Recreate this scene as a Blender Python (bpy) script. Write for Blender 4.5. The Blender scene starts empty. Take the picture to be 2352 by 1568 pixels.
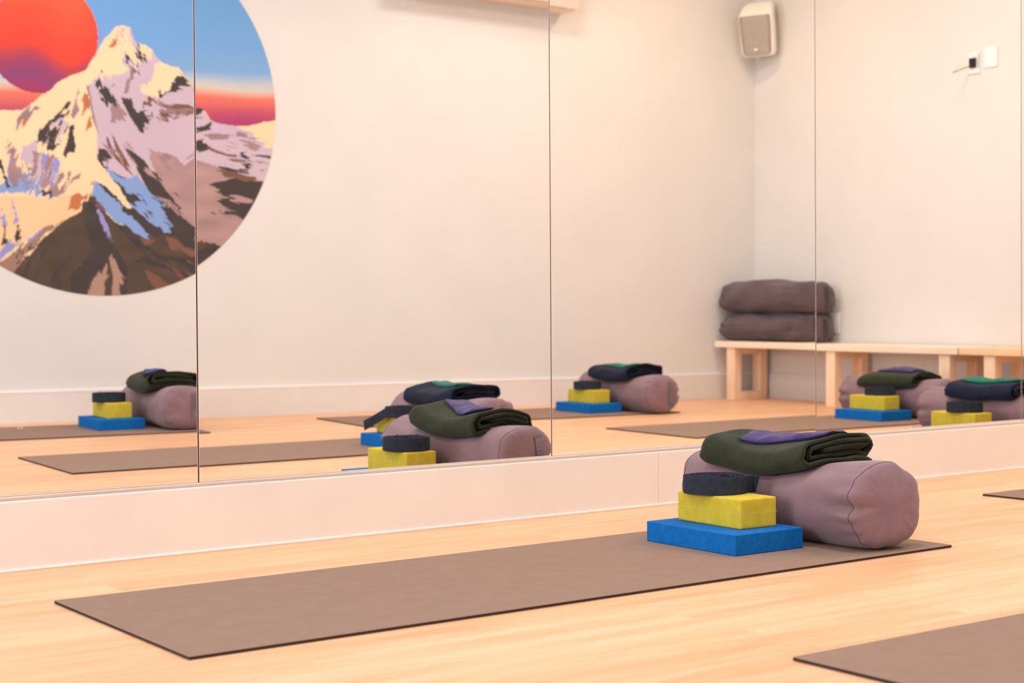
import bpy, bmesh, math, random
import numpy as np
from mathutils import Vector, Matrix, noise as mnoise

# Yoga studio: a mirrored wall reflects the room behind the camera. Metres; X runs along
# the mirror wall, +Y points into the mirror, Z up. The room lies on the -Y side.
scene = bpy.context.scene
COL = scene.collection
rnd = random.Random(7)

# light levels
P_WIN = 150
P_CEIL = 19
P_CORN = 10
EXPO = -0.1

# ------------------------------------------------------------------ helpers
def lin(c):
    return tuple(((v/255)/12.92 if v/255 <= .04045 else ((v/255+.055)/1.055)**2.4) for v in c)

def mesh_obj(name, verts, faces, mat=None, parent=None, smooth=False, loc=None, rotz=None):
    me = bpy.data.meshes.new(name)
    me.from_pydata([tuple(v) for v in verts], [], faces)
    me.validate(); me.update()
    o = bpy.data.objects.new(name, me); COL.objects.link(o)
    if mat is not None:
        for m in (mat if isinstance(mat, (list, tuple)) else [mat]): me.materials.append(m)
    if smooth: me.polygons.foreach_set('use_smooth', [True]*len(me.polygons))
    if parent is not None: o.parent = parent
    if loc is not None: o.location = loc
    if rotz is not None: o.rotation_euler.z = rotz
    return o

def bm_obj(name, bm, mat=None, parent=None, smooth=False, loc=None, rotz=None):
    bmesh.ops.recalc_face_normals(bm, faces=bm.faces)
    me = bpy.data.meshes.new(name); bm.to_mesh(me); bm.free()
    o = bpy.data.objects.new(name, me); COL.objects.link(o)
    if mat is not None:
        for m in (mat if isinstance(mat, (list, tuple)) else [mat]): me.materials.append(m)
    if smooth: me.polygons.foreach_set('use_smooth', [True]*len(me.polygons))
    if parent is not None: o.parent = parent
    if loc is not None: o.location = loc
    if rotz is not None: o.rotation_euler.z = rotz
    return o

def add_box(bm, x0, x1, y0, y1, z0, z1, bevel=0, seg=2):
    vs = [bm.verts.new(p) for p in ((x0,y0,z0),(x1,y0,z0),(x1,y1,z0),(x0,y1,z0),(x0,y0,z1),(x1,y0,z1),(x1,y1,z1),(x0,y1,z1))]
    fs = [bm.faces.new([vs[i] for i in q]) for q in ((0,3,2,1),(4,5,6,7),(0,1,5,4),(1,2,6,5),(2,3,7,6),(3,0,4,7))]
    if bevel:
        es = set(e for f in fs for e in f.edges)
        bmesh.ops.bevel(bm, geom=list(es), offset=bevel, segments=seg, profile=.6, affect='EDGES')
    return vs

def box_obj(name, dims, mat, parent=None, bevel=0, seg=2, **k):
    bm = bmesh.new(); add_box(bm, *dims, bevel=bevel, seg=seg)
    return bm_obj(name, bm, mat, parent, **k)

def prism(name, poly, z0, z1, mat, parent=None):
    n = len(poly)
    vs = [(x,y,z0) for x,y in poly]+[(x,y,z1) for x,y in poly]
    fs = [list(range(n))[::-1], list(range(n,2*n))]+[[i,(i+1)%n,n+(i+1)%n,n+i] for i in range(n)]
    o = mesh_obj(name, vs, fs, mat, parent)
    return o

def tube(bm, pts, r, seg=8, closed=False):
    rings = []; n = len(pts)
    for i, p in enumerate(pts):
        p = Vector(p)
        a = Vector(pts[(i-1) % n] if closed or i > 0 else pts[0]); b = Vector(pts[(i+1) % n] if closed or i < n-1 else pts[-1])
        t = (b-a).normalized(); u = t.orthogonal().normalized() if abs(t.z) > .95 else t.cross(Vector((0,0,1))).normalized(); v = t.cross(u)
        rings.append([bm.verts.new(p+r*(math.cos(2*math.pi*k/seg)*u+math.sin(2*math.pi*k/seg)*v)) for k in range(seg)])
    m = n if closed else n-1
    for i in range(m):
        A, B = rings[i], rings[(i+1) % n]
        for k in range(seg): bm.faces.new((A[k], A[(k+1) % seg], B[(k+1) % seg], B[k]))
    if not closed:
        bm.faces.new(rings[0][::-1]); bm.faces.new(rings[-1])

def empty(name, loc=(0,0,0), rotz=0):
    o = bpy.data.objects.new(name, None); COL.objects.link(o)
    o.empty_display_size = .05; o.location = loc; o.rotation_euler.z = rotz
    return o

def tag(o, label, cat, group=None):
    o['label'] = label; o['category'] = cat
    if group: o['group'] = group
    return o

def struct(o):
    o['kind'] = 'structure'; return o

# ------------------------------------------------------------------ materials
def new_mat(name):
    m = bpy.data.materials.new(name); m.use_nodes = True
    nt = m.node_tree; b = nt.nodes['Principled BSDF']
    return m, nt, b

def N(nt, t, **k):
    n = nt.nodes.new(t)
    for a, v in k.items():
        if a.startswith('i_'): n.inputs[a[2:].replace('_', ' ')].default_value = v
        else: setattr(n, a, v)
    return n

def noise_mat(name, c1, c2, scale=20, rough=.8, bump=0, bscale=400, stretch=(1,1,1), sheen=0, spec=.3, detail=4, bdist=.002):
    """two-tone noise colour with a fine bump; object coordinates in metres"""
    m, nt, b = new_mat(name); L = nt.links
    tc = N(nt, 'ShaderNodeTexCoord'); mp = N(nt, 'ShaderNodeMapping'); mp.inputs['Scale'].default_value = stretch
    L.new(tc.outputs['Object'], mp.inputs[0])
    nz = N(nt, 'ShaderNodeTexNoise', i_Scale=scale, i_Detail=detail); L.new(mp.outputs[0], nz.inputs['Vector'])
    cr = N(nt, 'ShaderNodeValToRGB'); cr.color_ramp.elements[0].position = .3; cr.color_ramp.elements[1].position = .7
    cr.color_ramp.elements[0].color = (*lin(c1), 1); cr.color_ramp.elements[1].color = (*lin(c2), 1)
    L.new(nz.outputs['Fac'], cr.inputs[0]); L.new(cr.outputs[0], b.inputs['Base Color'])
    b.inputs['Roughness'].default_value = rough; b.inputs['Specular IOR Level'].default_value = spec
    if sheen:
        b.inputs['Sheen Weight'].default_value = sheen; b.inputs['Sheen Roughness'].default_value = .5
    if bump:
        n2 = N(nt, 'ShaderNodeTexNoise', i_Scale=bscale, i_Detail=2); L.new(mp.outputs[0], n2.inputs['Vector'])
        bp = N(nt, 'ShaderNodeBump', i_Strength=bump, i_Distance=bdist); L.new(n2.outputs['Fac'], bp.inputs['Height'])
        L.new(bp.outputs[0], b.inputs['Normal'])
    return m

def floor_mat():
    m, nt, b = new_mat('maple_floor'); L = nt.links
    tc = N(nt, 'ShaderNodeTexCoord')
    br = N(nt, 'ShaderNodeTexBrick', offset=.37, i_Scale=1, i_Mortar_Size=.0006, i_Bias=0, i_Brick_Width=1.1, i_Row_Height=.083)
    br.inputs['Color1'].default_value = (0,0,0,1); br.inputs['Color2'].default_value = (1,1,1,1); br.inputs['Mortar'].default_value = (.5,.5,.5,1)
    L.new(tc.outputs['Object'], br.inputs['Vector'])
    mp = N(nt, 'ShaderNodeMapping'); mp.inputs['Scale'].default_value = (1.6, 24, 1); L.new(tc.outputs['Object'], mp.inputs[0])
    ad = N(nt, 'ShaderNodeVectorMath', operation='ADD'); L.new(mp.outputs[0], ad.inputs[0])
    sc = N(nt, 'ShaderNodeVectorMath', operation='SCALE'); sc.inputs['Scale'].default_value = 7; L.new(br.outputs['Color'], sc.inputs[0]); L.new(sc.outputs[0], ad.inputs[1])
    nz = N(nt, 'ShaderNodeTexNoise', i_Scale=1.3, i_Detail=7, i_Roughness=.62, i_Distortion=.4); L.new(ad.outputs[0], nz.inputs['Vector'])
    mx = N(nt, 'ShaderNodeMath', operation='MULTIPLY_ADD'); mx.inputs[1].default_value = .14; L.new(br.outputs['Color'], mx.inputs[0]); L.new(nz.outputs['Fac'], mx.inputs[2])
    cr = N(nt, 'ShaderNodeValToRGB'); e = cr.color_ramp.elements
    e[0].position = .36; e[0].color = (*lin(FLOOR_D), 1); e[1].position = .72; e[1].color = (*lin(FLOOR_L), 1)
    L.new(mx.outputs[0], cr.inputs[0]); L.new(cr.outputs[0], b.inputs['Base Color'])
    b.inputs['Roughness'].default_value = .42; b.inputs['Specular IOR Level'].default_value = .25
    return m

def mirror_mat():
    m, nt, b = new_mat('silvered_mirror')
    b.inputs['Base Color'].default_value = (.95, .945, .93, 1); b.inputs['Metallic'].default_value = 1; b.inputs['Roughness'].default_value = 0
    return m

def plain(name, c, rough=.6, spec=.3, metal=0):
    return noise_mat_plain(name, c, rough, spec, metal)
def noise_mat_plain(name, c, rough, spec, metal):
    m = noise_mat(name, [v*.985 for v in c], [min(255, v*1.01) for v in c], scale=6, rough=rough, spec=spec)
    m.node_tree.nodes['Principled BSDF'].inputs['Metallic'].default_value = metal
    return m

def wood_mat(name, c1, c2, axis=(1,.08,1)):
    return noise_mat(name, c1, c2, scale=38, rough=.5, stretch=axis, detail=6)

def mural_mat():
    m, nt, b = new_mat('mural_paint')
    at = N(nt, 'ShaderNodeAttribute', attribute_name='paint'); nt.links.new(at.outputs['Color'], b.inputs['Base Color'])
    b.inputs['Roughness'].default_value = .7; b.inputs['Specular IOR Level'].default_value = .15
    return m

FLOOR_D = (214, 160, 116); FLOOR_L = (236, 190, 150)
M = dict(
    floor=floor_mat(), mirror=mirror_mat(),
    wall=noise_mat('wall_paint', (222,219,217), (226,223,221), scale=3, rough=.9, bump=.06, bscale=260, spec=.15),
    ceiling=plain('ceiling_paint', (238,234,228), .95),
    base=plain('baseboard_paint', (233,223,215), .5), base2=plain('skirting_paint', (226,222,220), .6),
    caulk=plain('caulk_and_highlight_white', (248,242,238), .5),
    channel=plain('mirror_channel', (218,194,180), .4),
    gap=plain('dark_gap', (104,72,54), .8),
    edge=plain('mirror_edge_glass', (120,92,76), .3), bevel=plain('mirror_edge_highlight', (236,218,206), .25),  # second one: flat pale strips painting the highlight along pane edges
    mat=noise_mat('rubber_mat', (141,116,102), (146,121,106), scale=22, rough=.85, bump=.35, bscale=900, spec=.2, bdist=.0008),
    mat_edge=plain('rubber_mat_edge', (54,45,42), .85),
    blue=noise_mat('blue_foam', (0,98,174), (8,110,190), scale=60, rough=.85, bump=.25, bscale=500, spec=.2),
    yellow=noise_mat('yellow_foam', (198,178,50), (212,192,64), scale=50, rough=.85, bump=.25, bscale=500, spec=.2),
    seam=plain('foam_seam', (206,190,108), .8), 
    bolster=noise_mat('mauve_canvas', (129,103,112), (142,115,121), scale=14, rough=.9, bump=.22, bscale=1300, spec=.12, sheen=.25, bdist=.0006),
    bolster_dark=noise_mat('grey_mauve_canvas', (92,78,84), (104,88,94), scale=14, rough=.9, bump=.2, bscale=1300, spec=.12, sheen=.2),
    piping=plain('mauve_piping', (98,76,84), .9),
    olive=noise_mat('olive_wool', (40,46,32), (52,57,40), scale=30, rough=1, bump=.5, bscale=700, spec=.05, sheen=.12),
    navy=noise_mat('navy_wool', (27,32,50), (36,42,60), scale=30, rough=1, bump=.5, bscale=700, spec=.05, sheen=.08),
    purple=noise_mat('purple_velvet', (64,54,98), (82,70,118), scale=40, rough=.8, bump=.3, bscale=350, spec=.12, sheen=.12),
    indigo=noise_mat('indigo_velvet', (44,54,112), (58,68,128), scale=40, rough=.8, bump=.3, bscale=350, spec=.12, sheen=.1),
    green=noise_mat('green_velvet', (18,104,84), (30,122,98), scale=40, rough=.8, bump=.3, bscale=350, spec=.15, sheen=.1),
    pil_edge=plain('dark_piping', (40,34,60), .9),
    strap=noise_mat('navy_webbing', (40,44,58), (50,55,70), scale=60, rough=.85, bump=.5, bscale=1100, spec=.2),
    buckle=plain('dark_buckle', (28,28,34), .35, metal=.6),
    wood=wood_mat('pale_pine', (246,222,196), (252,234,212), (1,.12,1)),
    wood2=wood_mat('pine_legs', (244,208,176), (252,224,196), (1,1,.1)),
    plate=plain('white_plastic', (240,238,240), .35), black=plain('black_plastic', (34,32,32), .3),
    wire=plain('cable_sheath', (196,160,130), .4), copper=plain('bare_copper', (196,120,80), .3, metal=.8),
    speaker=plain('speaker_shell', (244,238,230), .5), grille=noise_mat('speaker_grille', (222,212,202), (228,219,209), scale=30, rough=.7, bump=.4, bscale=900),
    ac=plain('unit_shell_shaded', (226,204,190), .45), ac2=plain('unit_underside_lit', (244,226,206), .5),  # shell tinted as if in shade, underside paled as if lit
    mural=mural_mat(), logo=plain('pale_print', (226,216,208), .8), chalk=plain('chalk_dust', (150,131,121), .95),
    lamp=plain('downlight_trim', (245,245,245), .4),
)
def emit_mat(name, c, s):
    m, nt, b = new_mat(name); b.inputs['Emission Color'].default_value = (*c, 1); b.inputs['Emission Strength'].default_value = s
    return m
M['bulb'] = emit_mat('lit_lens', (1,.9,.78), 6)

# ------------------------------------------------------------------ room shell
RX = 6.5714; LX = -3.0; H = 2.8
def yb(x): return -3.7938 + .12225*(x-2.6584)          # face of the back wall
BA = math.atan(.12225)
struct(prism('floor', [(LX-.1, yb(LX)-.15), (RX+.1, yb(RX)-.12), (RX+.1, .16), (LX-.1, .16)], -.08, 0, M['floor']))
struct(prism('ceiling', [(LX-.1, yb(LX)-.15), (RX+.1, yb(RX)-.12), (RX+.1, .16), (LX-.1, .16)], H, H+.08, M['ceiling']))
struct(prism('wall_back', [(LX-.1, yb(LX-.1)-.12), (RX+.1, yb(RX+.1)-.12), (RX+.1, yb(RX+.1)), (LX-.1, yb(LX-.1))], 0, H, M['wall']))
struct(box_obj('wall_right', (RX, RX+.1, yb(RX), .16, 0, H), M['wall']))
bm = bmesh.new()                                        # left wall with a wide window opening
WY0, WY1, WZ0, WZ1 = -2.5, -.35, .55, 2.45
for y0, y1, z0, z1 in ((yb(LX), WY0, 0, H), (WY1, .16, 0, H), (WY0, WY1, 0, WZ0), (WY0, WY1, WZ1, H)):
    add_box(bm, LX-.1, LX, y0, y1, z0, z1)
struct(bm_obj('wall_left', bm, M['wall']))
bm = bmesh.new()
for y0, y1, z0, z1 in ((WY0, WY1, WZ0, WZ0+.05), (WY0, WY1, WZ1-.05, WZ1), (WY0, WY0+.05, WZ0, WZ1), (WY1-.05, WY1, WZ0, WZ1), (-1.45, -1.40, WZ0, WZ1)):
    add_box(bm, LX-.08, LX-.02, y0, y1, z0, z1)
struct(bm_obj('window_1', bm, M['plate']))
struct(box_obj('wall_mirror', (LX, RX, .020, .16, 0, H), M['gap']))

# low white board under the mirrors, with its dark slot, channel and caulk line
bm = bmesh.new(); add_box(bm, LX, 2.7960, -.0515, -.036, 0, .1482, bevel=.0022); add_box(bm, 2.7966, RX, -.0515, -.036, 0, .1482, bevel=.0022)
struct(bm_obj('baseboard_mirror', bm, M['base']))
bm = bmesh.new(); add_box(bm, LX, RX, -.036, .020, 0, .138)
struct(bm_obj('trim_2', bm, M['gap']))
bm = bmesh.new(); add_box(bm, LX, RX, -.0285, .019, .138, .1546, bevel=.001)
struct(bm_obj('trim_1', bm, M['channel']))
bm = bmesh.new(); add_box(bm, LX, RX, -.0560, -.0515, 0, .0055, bevel=.0015)
struct(bm_obj('trim_3', bm, M['caulk']))
# baseboards of the other walls
def along_back(x0, x1, d, z0, z1, name, mat):
    return prism(name, [(x0, yb(x0)), (x1, yb(x1)), (x1, yb(x1)+d), (x0, yb(x0)+d)], z0, z1, mat)
struct(along_back(LX, RX, .014, 0, .1465, 'baseboard_back', M['base2']))
struct(along_back(LX, RX, .0155, .139, .1475, 'trim_highlight', M['caulk']))  # white strip paints the highlight along the baseboard's top edge
struct(box_obj('baseboard_right', (RX-.014, RX, yb(RX), -.06, 0, .1465), M['base2']))
struct(box_obj('baseboard_left', (LX, LX+.014, yb(LX), -.06, 0, .1465), M['base2']))

# ------------------------------------------------------------------ mirror panes
PANES = [(-.66, .4217, .0087, .0082, .9304, 0, 'wall mirror pane at the far left beyond the mural'),
         (.4235, 1.4429, .0087, .0082, .9304, 0, 'wall mirror pane reflecting the red sun and left of the mural'),
         (1.4460, 2.4566, .0002, .0068, 1.9871, -.0046, 'wall mirror pane reflecting the right rim of the mural'),
         (2.4597, 3.4764, -.0108, .0060, 3.0571, .0018, 'wall mirror pane reflecting the white wall speaker'),
         (3.4796, 4.4884, -.0044, .0051, 4.1205, .0091, 'wall mirror pane reflecting the wall plate with a loose cable'),
         (4.4916, 5.5, 0, .005, 5.0, .0107, 'wall mirror pane right of the one reflecting the wall plates'),
         (5.5022, 6.5, 0, .005, 6.0, .0107, 'wall mirror pane in the right corner of the mirror wall')]
for i, (x0, x1, mv, mt, xc, d0, lab) in enumerate(PANES):
    f = lambda x, z, d: (x, -(mv*(x-xc)+mt*(z-.1329))+d0-.003+d, z)
    z0, z1, t, e = .1552, 2.74, .005, .0009
    vs = [f(x, z, d) for d in (0, t) for z in (z0, z1) for x in (x0, x0+e, x1-e, x1)]
    fs = [(1,2,6,5), (0,1,5,4), (2,3,7,6), (8,12,15,11), (0,4,12,8), (3,11,15,7), (0,8,11,3,2,1), (4,5,6,7,15,12)]
    o = mesh_obj('mirror', vs, fs, [M['mirror'], M['bevel'], M['edge']])
    for k, p in enumerate(o.data.polygons): p.material_index = 0 if k == 0 else 1 if k < 3 else 2
    tag(o, lab, 'mirror', 'mirror panes along the wall')
    if i == 1:                                          # faint white mark on the glass: two slanted outlines
        bm = bmesh.new()
        for k in range(2):
            ax = 1.0303+.0068*k
            P = [(ax, .2990), (ax+.0028, .2985), (ax+.0072, .3060), (ax+.0044, .3065)]
            for a_, b_ in zip(P, P[1:]+P[:1]):
                d = Vector((b_[0]-a_[0], b_[1]-a_[1])); n_ = Vector((-d.y, d.x)).normalized()*.0004
                bm.faces.new([bm.verts.new(f(q[0]+s*n_.x, q[1]+s*n_.y, -.0004)) for q, s in ((a_,-1),(b_,-1),(b_,1),(a_,1))])
        bm_obj('white_mark', bm, M['logo'], o)

# ------------------------------------------------------------------ yoga mats
ML, MW, MT = 1.8385, .61, .006
def make_mat(x, y, a, label):
    """x, y: mirror-side left corner"""
    bm = bmesh.new(); add_box(bm, 0, ML, -MW, 0, 0, MT, bevel=.0009, seg=1)
    o = bm_obj('yoga_mat', bm, [M['mat'], M['mat_edge']], loc=(x, y, .0002), rotz=a)
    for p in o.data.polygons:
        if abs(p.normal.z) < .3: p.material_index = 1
    tag(o, label, 'yoga mat', 'brown yoga mats on the wooden floor')
    return o
MATS = {'A1': (.9486, -.4744, .0114), 'B1': (1.6902, -1.6546, .0016), 'A2': (3.6551, -.4772, .006),
        'B2': (4.3255, -1.4359, .0366), 'C1': (.9338, -3.0696, .0909), 'C2': (3.4617, -2.7477, .0909)}
MLAB = {'A1': 'brown yoga mat along the mirror wall under the foremost olive blanket stack',
        'B1': 'brown yoga mat cut off by the bottom right corner of the photo',
        'A2': 'brown yoga mat of which one corner shows right of the foremost bolster',
        'B2': 'brown yoga mat seen in the mirror under the olive stack before the bench',
        'C1': 'brown yoga mat seen in the mirror below the mural',
        'C2': 'brown yoga mat seen in the mirror under the farthest navy blanket stack'}
mats = {k: make_mat(*MATS[k], MLAB[k]) for k in MATS}
def quad(bm, pts):
    bm.faces.new([bm.verts.new((x, y, .0002)) for x, y in pts])
bm = bmesh.new()                                        # dusty scuff marks on the nearest mat
for cx, cy, r_ in ((1.20,-.31,.016),(1.165,-.345,.012),(1.185,-.415,.014),(1.14,-.33,.01),(1.215,-.35,.008),(1.16,-.40,.009)):
    for j in range(3):
        a = rnd.uniform(0, 6.28); s = rnd.uniform(.1, .24)*r_; px_, py_ = cx+rnd.uniform(-r_, r_)*1.5, cy+rnd.uniform(-r_, r_)*1.5
        quad(bm, [(px_+s*math.cos(a+k*1.26)*1.4, py_+s*math.sin(a+k*1.26)) for k in range(5)])
bm_obj('dust_marks', bm, M['chalk'], mats['A1'], loc=(0, 0, MT))['kind'] = 'stuff'

# ------------------------------------------------------------------ foam blocks
BL = (.300, .205, .0465); YE = (.2195, .1078, .0672)
def block(name, dims, bev, mat, x, y, a, z, label, cat, group):
    l, w, h = dims
    o = box_obj(name, (-w/2, w/2, -l/2, l/2, 0, h), mat, bevel=bev, seg=3, smooth=True, loc=(x, y, z), rotz=a)
    o.data.polygons.foreach_set('use_smooth', [False]*len(o.data.polygons))
    return tag(o, label, cat, group)

# ------------------------------------------------------------------ bolster
BLEN, BWID, BHT = .655, .214, .194
def bol_point(t, th, L=BLEN, w=BWID, h=BHT, sag=.034, seed=0, cap=.030, lump=1):
    """t in [-1,1] along the axis (Y), th around it; base at z = 0"""
    hl = L/2; body = hl-cap; y = t*hl
    ay = abs(y)
    if ay <= body: rr = 1-.035*(ay/body)**6 + .02*math.cos(ay/body*1.2)
    else:
        s = min(1, (ay-body)/cap); rr = .965*(1-s**2.6)**(1/1.7) if s < 1 else 0
    c, s_ = math.cos(th), math.sin(th); e = .88
    X = math.copysign(abs(c)**e, c)*w/2*rr; Z = math.copysign(abs(s_)**e, s_)*h/2*rr
    z = Z+h/2
    top = max(0, s_)
    z -= sag*top*math.exp(-(y/.16)**2)*(rr)
    # puckers beside the end seam, soft lumps elsewhere
    k = math.exp(-((ay-body)/.05)**2)
    endn = min(1, max(0, (ay-body)/cap)) if cap > 0 else 0
    n1 = mnoise.noise(Vector((math.cos(th)*1.6+seed, y*7, math.sin(th)*1.6+seed*1.7)))
    n2 = mnoise.noise(Vector((math.cos(th)*3.4+seed*3, math.sin(th)*3.4, 5+seed+y*4)))
    d = .0065*n1*lump + .0055*k*n2*(1 if rr > .4 else rr/.4)
    # a deep fold across each end seam at mid height, with a ridge under it
    fold = 0
    for sy, st in ((-1, math.pi), (1, 0)):
        dt = ((th-st+math.pi) % (2*math.pi))-math.pi
        up = dt if st == 0 else -dt                     # positive above the fold
        if (y > 0) == (sy > 0):
            wv = math.exp(-((ay-body+.008)/.042)**2)*(1 if lump == 1 else .3)
            d += wv*(-.0125*math.exp(-((up-.02)/.085)**2)+.0045*math.exp(-((up+.17)/.12)**2)+.004*math.exp(-((up-.22)/.13)**2))
            fold = math.exp(-(up/.10)**2)*math.exp(-((rr-.85)/.22)**2)*endn
    f = 1+d/(h/2)
    X *= f; z = h/2+(z-h/2)*f
    y += math.copysign(1, y)*endn*(.008*mnoise.noise(Vector((X*11+seed, z*16, 3.3)))+.0032*mnoise.noise(Vector((math.cos(th)*5+seed, math.sin(th)*5, 7.7)))*math.exp(-((rr-.75)/.28)**2))-math.copysign(.010, y)*fold*(1 if lump == 1 else .2)+math.copysign(.012, y)*endn*max(0, .55-z/h)*lump
    z = max(z, 0.0) if z > -.02 else 0.0
    z = max(z, .0)
    return (X, y, z)

def make_bolster(x, y, a, z, label, group, seed=0, mat='bolster', L=BLEN, w=BWID, h=BHT, sag=.034, cap=.030, lump=1):
    NT, NA = 96, 144
    hl = L/2; body = (hl-cap)/hl
    capn = 14
    s = np.sin(np.linspace(math.pi/2*.955, 0, capn))
    left = [-(body+(1-body)*v) for v in s]
    mid = list(np.linspace(-body, body, NT))[1:-1]
    ts = left+mid+[-v for v in left[::-1]]
    vs, fs = [], []
    for t in ts:
        for k in range(NA): vs.append(bol_point(max(-1, min(1, t)), 2*math.pi*k/NA, L, w, h, sag, seed, cap, lump))
    for i in range(len(ts)-1):
        for k in range(NA):
            fs.append((i*NA+k, i*NA+(k+1) % NA, (i+1)*NA+(k+1) % NA, (i+1)*NA+k))
    fs.append(tuple(range(NA))[::-1]); fs.append(tuple((len(ts)-1)*NA+k for k in range(NA)))
    o = mesh_obj('bolster', vs, fs, M[mat], smooth=True, loc=(x, y, z), rotz=a)
    bmf = bmesh.new(); bmf.from_mesh(o.data); bmesh.ops.recalc_face_normals(bmf, faces=bmf.faces); bmf.to_mesh(o.data); bmf.free()
    for sgn in (-1, 1):
        bm = bmesh.new(); pts = []
        for k in range(144):
            p = Vector(bol_point(sgn*body, 2*math.pi*k/144, L, w, h, sag, seed, cap, lump)); p.z = max(p.z, .0012)
            pts.append(p)
        tube(bm, pts, .0010, 6, closed=True)
        bm_obj('piping', bm, M['piping'], o, smooth=True)
    # carry handle sewn upright over the far end panel
    bm = bmesh.new(); prev = None
    for i in range(13):
        v = i/12; zz = h*.14+v*h*.72; yy = hl*(body+(1-body)*.86)+.012*math.sin(v*math.pi)
        if i in (0, 12): yy = hl-.012
        row = [bm.verts.new((xx, yy, zz)) for xx in (.014, .046)]
        if prev: bm.faces.new((prev[0], prev[1], row[1], row[0]))
        prev = row
    r = bmesh.ops.solidify(bm, geom=bm.faces[:], thickness=.003)
    bm_obj('carry_handle', bm, M[mat], o, smooth=True)
    return tag(o, label, 'bolster', group)

# ------------------------------------------------------------------ folded blanket
def blanket_path():
    """centre line of the folded cloth seen from its end (x, z), a flat spiral"""
    P = []
    def line(x0, x1, z, n):
        for i in range(n): P.append((x0+(x1-x0)*i/(n-1), z))
    def turn(cx, cz, r, side, up, n=9, ex=1.0):
        for i in range(1, n):
            a = math.pi*i/n; P.append((cx+side*ex*r*math.sin(a), cz-up*r*math.cos(a)))
    line(.118, -.104, .006, 15); turn(-.104, .030, .024, -1, 1, 11, 1.05)
    line(-.104, .108, .054, 15); turn(.108, .0365, .0175, 1, -1, 9, 1.1)
    line(.108, -.090, .019, 13); turn(-.090, .0305, .0115, -1, 1, 7)
    line(-.090, .094, .042, 12); turn(.094, .0365, .0055, 1, -1, 5)
    line(.094, -.05, .031, 9)
    return P
def blanket_shape(x, y, z, prm):
    """drape of the pad: droops to both sides, dips in the middle, one end lifted"""
    near, far, k, sd = prm
    Y = y/.185
    lift = near*max(0, -Y)**2 + far*max(0, Y)**2
    dz = lift - k*x*x + .0075*mnoise.noise(Vector((x*8+sd, y*8, sd))) + .0035*mnoise.noise(Vector((x*17, y*13+sd, z*20+sd)))
    fan = (.42*max(0, -Y-.1)*max(0, .5+x/.24)+.40*max(0, Y-.2))*near/.034
    th = 1+fan+.10*mnoise.noise(Vector((y*6+sd, x*4, sd*2)))
    dx = .006*mnoise.noise(Vector((y*8+sd*5, z*25, sd)))
    dy = .010*mnoise.noise(Vector((x*10+sd, z*60, sd*3)))*abs(Y)
    return (x+dx, y+dy, z*th+dz)
def make_blanket(x, y, a, z, mat, label, group, prm, W=.89, Ln=.34):
    P = blanket_path(); n = len(P); t = .0056
    nrm = []
    for i in range(n):
        p, q = P[max(0, i-1)], P[min(n-1, i+1)]
        d = Vector((q[0]-p[0], q[1]-p[1])).normalized(); nrm.append((-d.y, d.x))
    NY = 38; ys = [(-.5+j/(NY-1))*Ln for j in range(NY)]
    vs, fs = [], []
    for j, yy in enumerate(ys):
        e = min(j, NY-1-j); tt = t*(.62 if e == 0 else .93 if e == 1 else 1)
        yo = yy+(.004*math.copysign(1, -yy) if e == 1 else 0)*0
        loop = [(P[i][0]+nrm[i][0]*tt, P[i][1]+nrm[i][1]*tt) for i in range(n)]+[(P[i][0]-nrm[i][0]*tt, P[i][1]-nrm[i][1]*tt) for i in range(n-1, -1, -1)]
        for i, (px_, pz_) in enumerate(loop):
            s = (i if i < n else 2*n-1-i)/n
            end = .008*math.sin(9*s+prm[3])*(yy/(Ln/2))
            vs.append(blanket_shape(px_*W, yo+end, pz_, prm))
    m = 2*n
    for j in range(NY-1):
        for i in range(m): fs.append((j*m+i, j*m+(i+1) % m, (j+1)*m+(i+1) % m, (j+1)*m+i))
    for j in (0, NY-1):
        for i in range(n-1): fs.append((j*m+i, j*m+i+1, j*m+m-2-i, j*m+m-1-i))
    o = mesh_obj('folded_blanket', vs, fs, M[mat], smooth=True, loc=(x, y, z), rotz=a)
    bmf = bmesh.new(); bmf.from_mesh(o.data); bmesh.ops.recalc_face_normals(bmf, faces=bmf.faces); bmf.to_mesh(o.data); bmf.free()
    o['prm'] = list(prm)
    return tag(o, label, 'blanket', group)

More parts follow.
